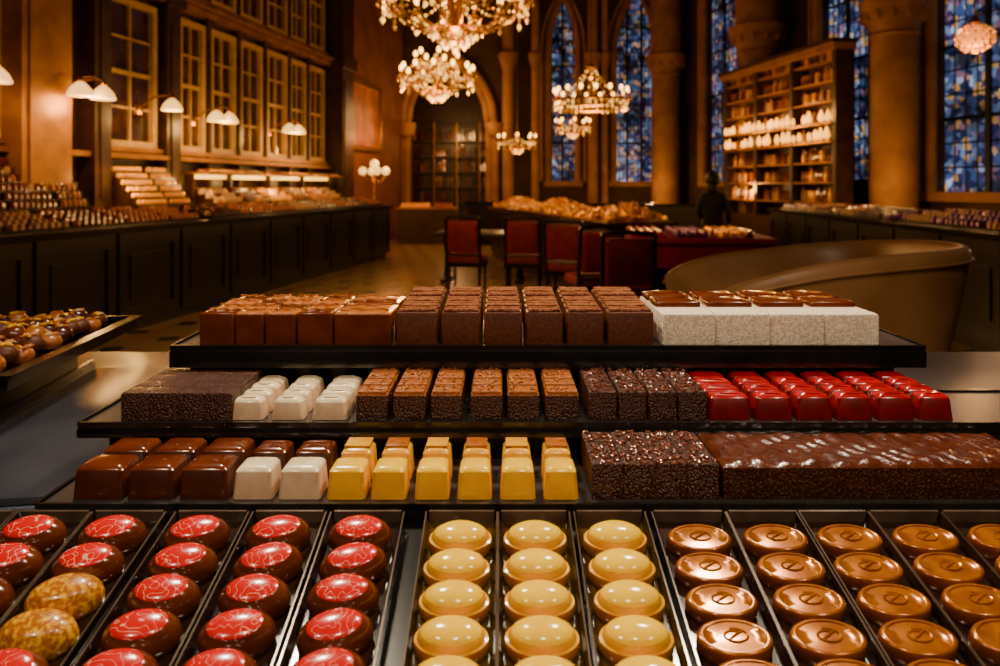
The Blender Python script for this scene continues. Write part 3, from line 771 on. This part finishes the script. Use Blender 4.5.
def chandelier(loc,Rm,tiers,power,dens=1.0):
    e=empty('crystal_chandelier',loc)
    m=MB(); c=MB(); b=MB()
    top=CE-loc[2]
    m.tube([(0,0,-.0),(0,0,top)],.014,'brass',6)
    m.rev(0,0,[(.02,-Rm*.38),(.06,-Rm*.34),(.03,-Rm*.25),(.09,-Rm*.15),(.04,0),(.06,Rm*.2),(.03,Rm*.4),(.05,Rm*.7),(.02,Rm*.8)],'brass',12)
    for (rf,zf,n) in tiers:
        r=Rm*rf; z=Rm*zf; tips=[]
        for i in range(n):
            a=2*PI*i/n+zf; ca,sa=math.cos(a),math.sin(a)
            P=[(ca*r*t,sa*r*t,z-.22*Rm*math.sin(PI*t*1.15)+.12*Rm*t) for t in [q/8 for q in range(9)]]
            m.tube(P,.011,'brass',6); x,y,zz=P[-1]; tips.append((x,y,zz))
            m.rev(x,y,[(.012,zz),(.045,zz+.015),(.05,zz+.03),(.014,zz+.032),(.013,zz+.10)],'brass',10)
            b.ball((x,y,zz+.135),.026,'bulb',8,5,1,1,1.6)
            for q in range(3): c.octa((x,y,zz-.05-q*.05),.018+.006*(q==2),'cryslit' if R()<.4 else 'crys',1.3,R())
            for q in range(5):
                aa=q*2*PI/5; c.octa((x+.05*math.cos(aa),y+.05*math.sin(aa),zz-.02),.012,'crys',1.6)
        for i in range(n):
            p,q=Vector(tips[i]),Vector(tips[(i+1)%n]); K=int(9*dens)+2
            for t in range(1,K):
                f=t/K; w=p.lerp(q,f); w.z-=.22*Rm*4*f*(1-f)*.6; c.octa(w,.013,'cryslit' if R()<.35 else 'crys',1.2,R()*2)
            K=int(12*dens)
            for t in range(1,K):
                f=t/K; w=p.lerp(Vector((0,0,z+.55*Rm)),f); w.z-=.2*Rm*4*f*(1-f)*.8; c.octa(w,.013,'cryslit' if R()<.3 else 'crys',1.2,R()*2)
            for t in range(1,K,2):
                f=t/K; w=p.lerp(Vector((0,0,z-.28*Rm)),f); w.z-=.14*Rm*4*f*(1-f); c.octa(w,.012,'cryslit' if R()<.3 else 'crys',1.2,R()*2)
    for k2 in range(3):
        rr=Rm*.3*(1-k2/4); zz=-Rm*.26-k2*Rm*.06
        for i in range(10): c.octa((rr*math.cos(i*PI/5),rr*math.sin(i*PI/5),zz),.02,'cryslit' if R()<.5 else 'crys',1.5,R())
    m.obj('frame',parent=e,recenter=False); c.obj('crystals',parent=e,recenter=False,ang=1); b.obj('bulbs',parent=e,recenter=False)
    light('chandelier_light','POINT',Vector(loc)+Vector((0,0,-Rm*.75)),power,WARM,.25)
chandelier((PX(455,6),6,2.88),.62,[(1,0,14),(.72,.38,10),(.4,.8,6)],75)
chandelier((PX(437,9),9,2.72),.46,[(1,0,12),(.6,.4,7)],60)
chandelier((PX(517,16),16,2.35),.42,[(1,0,8)],55,.6)
chandelier((PX(573,15),15,2.62),.36,[(1,0,8)],30,.6)
rl=(PX(591,11.5),11.5,2.82)
e=empty('ring_chandelier',rl); m=MB(); c=MB(); b=MB(); Rg=.60
m.tube([(0,0,.55),(0,0,CE-rl[2])],.014,'brass',6)
for z,r in ((0,Rg),(-.10,Rg*.96)):
    m.tube([(r*math.cos(t*PI/20),r*math.sin(t*PI/20),z) for t in range(41)],.022,'brass',8)
for i in range(40):
    a=i*PI/20
    for q in range(3): c.octa((Rg*.98*math.cos(a),Rg*.98*math.sin(a),-.02-q*.05),.022,'cryslit' if R()<.45 else 'crys',1.2)
for i in range(16):
    a=i*PI/8; x,y=Rg*math.cos(a),Rg*math.sin(a)
    m.rev(x,y,[(.04,.02),(.045,.035),(.016,.04),(.016,.14)],'brass',8); b.ball((x,y,.18),.028,'bulb',8,5,1,1,1.6)
    if i%2==0:
        for t in range(1,14):
            f=t/14; c.octa((x*(1-f),y*(1-f),.0+.6*f**1.5+.02),.015,'cryslit' if R()<.4 else 'crys',1.2)
m.rev(0,0,[(.02,.35),(.07,.4),(.04,.5),(.09,.56),(.02,.62)],'brass',10)
m.obj('frame',parent=e,recenter=False); c.obj('crystals',parent=e,recenter=False,ang=1); b.obj('bulbs',parent=e,recenter=False)
light('chandelier_light','POINT',Vector(rl)+Vector((0,0,-.4)),62,WARM,.2)
gp=(PX(975,7),7,PZ(38,7)); e=empty('crystal_globe_pendant',gp); m=MB(); m.tube([(0,0,.18),(0,0,CE-gp[2])],.008,'brass',6); m.rev(0,0,[(.06,.15),(.05,.18),(.02,.21)],'brass',10); m.obj('rod',parent=e,recenter=False)
M['amberlit']=mat('amber_glass',(1,.5,.2),.2,emit=(1,.25,.03),estr=1.5,col2=(1,.6,.3),scale=9)
c=MB(); c.ball((0,0,0),.13,'amberlit',14,8,1,1,.8)
for i in range(9):
    for j in range(16):
        p=PI*(i+.5)/9; a=2*PI*j/16+i*.2; c.octa((.17*math.sin(p)*math.cos(a),.17*math.sin(p)*math.sin(a),.13*math.cos(p)),.016,'amberlit' if R()<.5 else 'crys',1.2,R())
c.obj('globe',parent=e,recenter=False,ang=1)
light('globe_pendant_light','POINT',Vector(gp)+Vector((0,0,-.3)),22,WARM,.15)

for p in cps:
    light('column_uplight','POINT',p+Vector((-.60,-.95,1.4)),24,WARM,.1)
light('vestibule_light','POINT',(-1.4,21.3,3.0),45,(1,.50,.16),.2)
light('arch_light','POINT',(-1.0,18.2,3.3),60,WARM,.2)
for u in (7.0,8.6,10.4,12.2): light('shelf_strip_light','POINT',RW(-5.75,u,1.52),9,(1,.54,.13),.06)

def spot(loc,target,power,col,ang=70,size=.07):
    e=empty('added_spotlight',loc)  # unseen fixture added to brighten the display and the tub chair
    q=(Vector(target)-Vector(loc)).to_track_quat('-Z','Y').to_euler()
    m=MB(); m.rev(0,0,[(.075,.0),(.08,.0),(.08,.16),(.04,.20),(.02,.22)],'blackmat',14); m.obj('can',rot=q,parent=e,recenter=False)
    m=MB(); m.tube([(0,0,.12),(0,0,CE-loc[2])],.01,'blackmat',6); m.obj('rod',parent=e,recenter=False)
    d=(Vector(target)-Vector(loc)).normalized()*.03
    light('spot_beam','SPOT',Vector(loc)+d,power,col,size,target,ang)
WL=(1,.82,.58)
spot((-.8,-.45,2.45),(-.25,.65,1.15),24,WL); spot((.15,-.5,2.5),(.05,.7,1.15),24,WL); spot((1.0,-.4,2.45),(.4,.7,1.15),24,WL)
spot((-.45,1.15,2.45),(-.22,.72,1.15),58,WL,80,.09); spot((.5,1.15,2.45),(.28,.72,1.15),58,WL,80,.09)
spot((.5,.4,2.9),(1.0,2.2,1.1),34,WL,45)  # extra unseen spot added to lighten the tub chair

# ------------------------------------------------------------ person (standing by the bar)
pl=(PX(713,9.6),9.6,0)
e=empty('standing_person',pl,(0,0,math.radians(150)))
V=[(0,0,.86),(0,0,1.0),(0,.01,1.15),(0,.01,1.28),(0,0,1.34),(0,-.01,1.42),
   (-.13,0,1.29),(-.20,.01,1.10),(-.20,-.09,.92),(.13,0,1.29),(.20,.01,1.08),(.17,-.13,.98),
   (-.08,0,.80),(-.09,-.02,.46),(-.09,.02,.08),(-.09,-.12,.03),(.08,0,.80),(.10,.0,.46),(.10,.03,.08),(.11,-.11,.03)]
E=[(0,1),(1,2),(2,3),(3,4),(4,5),(3,6),(6,7),(7,8),(3,9),(9,10),(10,11),(0,12),(12,13),(13,14),(14,15),(0,16),(16,17),(17,18),(18,19)]
rad=[(.15,.11),(.13,.10),(.165,.11),(.15,.09),(.06,.06),(.045,.05),(.065,.06),(.048,.048),(.034,.034),(.065,.06),(.048,.048),(.034,.034),(.10,.10),(.062,.065),(.045,.045),(.04,.035),(.10,.10),(.062,.065),(.045,.045),(.04,.035)]
bm=bmesh.new(); sl=bm.verts.layers.skin.verify(); bv=[]
for i,p in enumerate(V):
    q=bm.verts.new(p); q[sl].radius=rad[i]; q[sl].use_root=(i==0); bv.append(q)
for a,b in E: bm.edges.new((bv[a],bv[b]))
me=bpy.data.meshes.new('body'); bm.to_mesh(me); bm.free()
me.materials.append(M['coat'])
o=bpy.data.objects.new('body',me); scene.collection.objects.link(o); o.parent=e
o.modifiers.new('skin','SKIN').use_smooth_shade=True; o.modifiers.new('sub','SUBSURF').levels=1; o.modifiers['sub'].render_levels=2
m=MB(); m.ball((0,0,1.50),.1,'skin',20,12,.78,.95,1.18); m.ball((0,-.098,1.49),.016,'skin',8,5,.8,1,1.5)
for x in (-.03,.03): m.ball((x,-.085,1.515),.010,'hair',8,4)
for x in (-.079,.079): m.ball((x,.0,1.495),.02,'skin',8,5,.4,.8,1.3)
m.ball((0,-.088,1.447),.016,'burg',8,4,1.3,.4,.4); m.obj('head',parent=e,recenter=False,ang=80)
m=MB(); m.ball((0,.02,1.53),.112,'hair',20,10,.9,.95,1.0); m.ball((0,.06,1.42),.09,'hair',14,8,.85,.5,1.3); m.obj('hair',parent=e,recenter=False,ang=80)
for sx,hx,hy,hz in ((-1,-.20,-.09,.92),(1,.17,-.13,.98)):
    m=MB(); m.ball((hx,hy-.03,hz-.04),.035,'skin',10,6,.6,1,1.2)
    for f in range(4):
        x=hx+(f-1.5)*.014; l=(.05,.06,.055,.042)[f]; m.tube([(x,hy-.045,hz-.06),(x,hy-.06,hz-.06-l*.6),(x,hy-.055,hz-.06-l)],.008,'skin',6)
    m.tube([(hx-sx*.02,hy-.03,hz-.02),(hx-sx*.042,hy-.05,hz-.045),(hx-sx*.045,hy-.06,hz-.07)],.009,'skin',6)
    m.obj('hand',parent=e,recenter=False,ang=80)

# ------------------------------------------------------------ world, camera
w=bpy.data.worlds.new('World'); scene.world=w; w.use_nodes=True
w.node_tree.nodes['Background'].inputs[0].default_value=(.02,.016,.02,1); w.node_tree.nodes['Background'].inputs[1].default_value=.3
cam=bpy.data.cameras.new('Camera'); co=bpy.data.objects.new('Camera',cam); scene.collection.objects.link(co)
co.location=(0,0,CAMH); co.rotation_euler=(PI/2,0,0)
cam.sensor_width=36; cam.lens=36*F/1000; cam.shift_y=-148/1000; cam.clip_start=.02; cam.clip_end=100
cam.dof.use_dof=True; cam.dof.focus_distance=.72; cam.dof.aperture_fstop=7.0
scene.camera=co
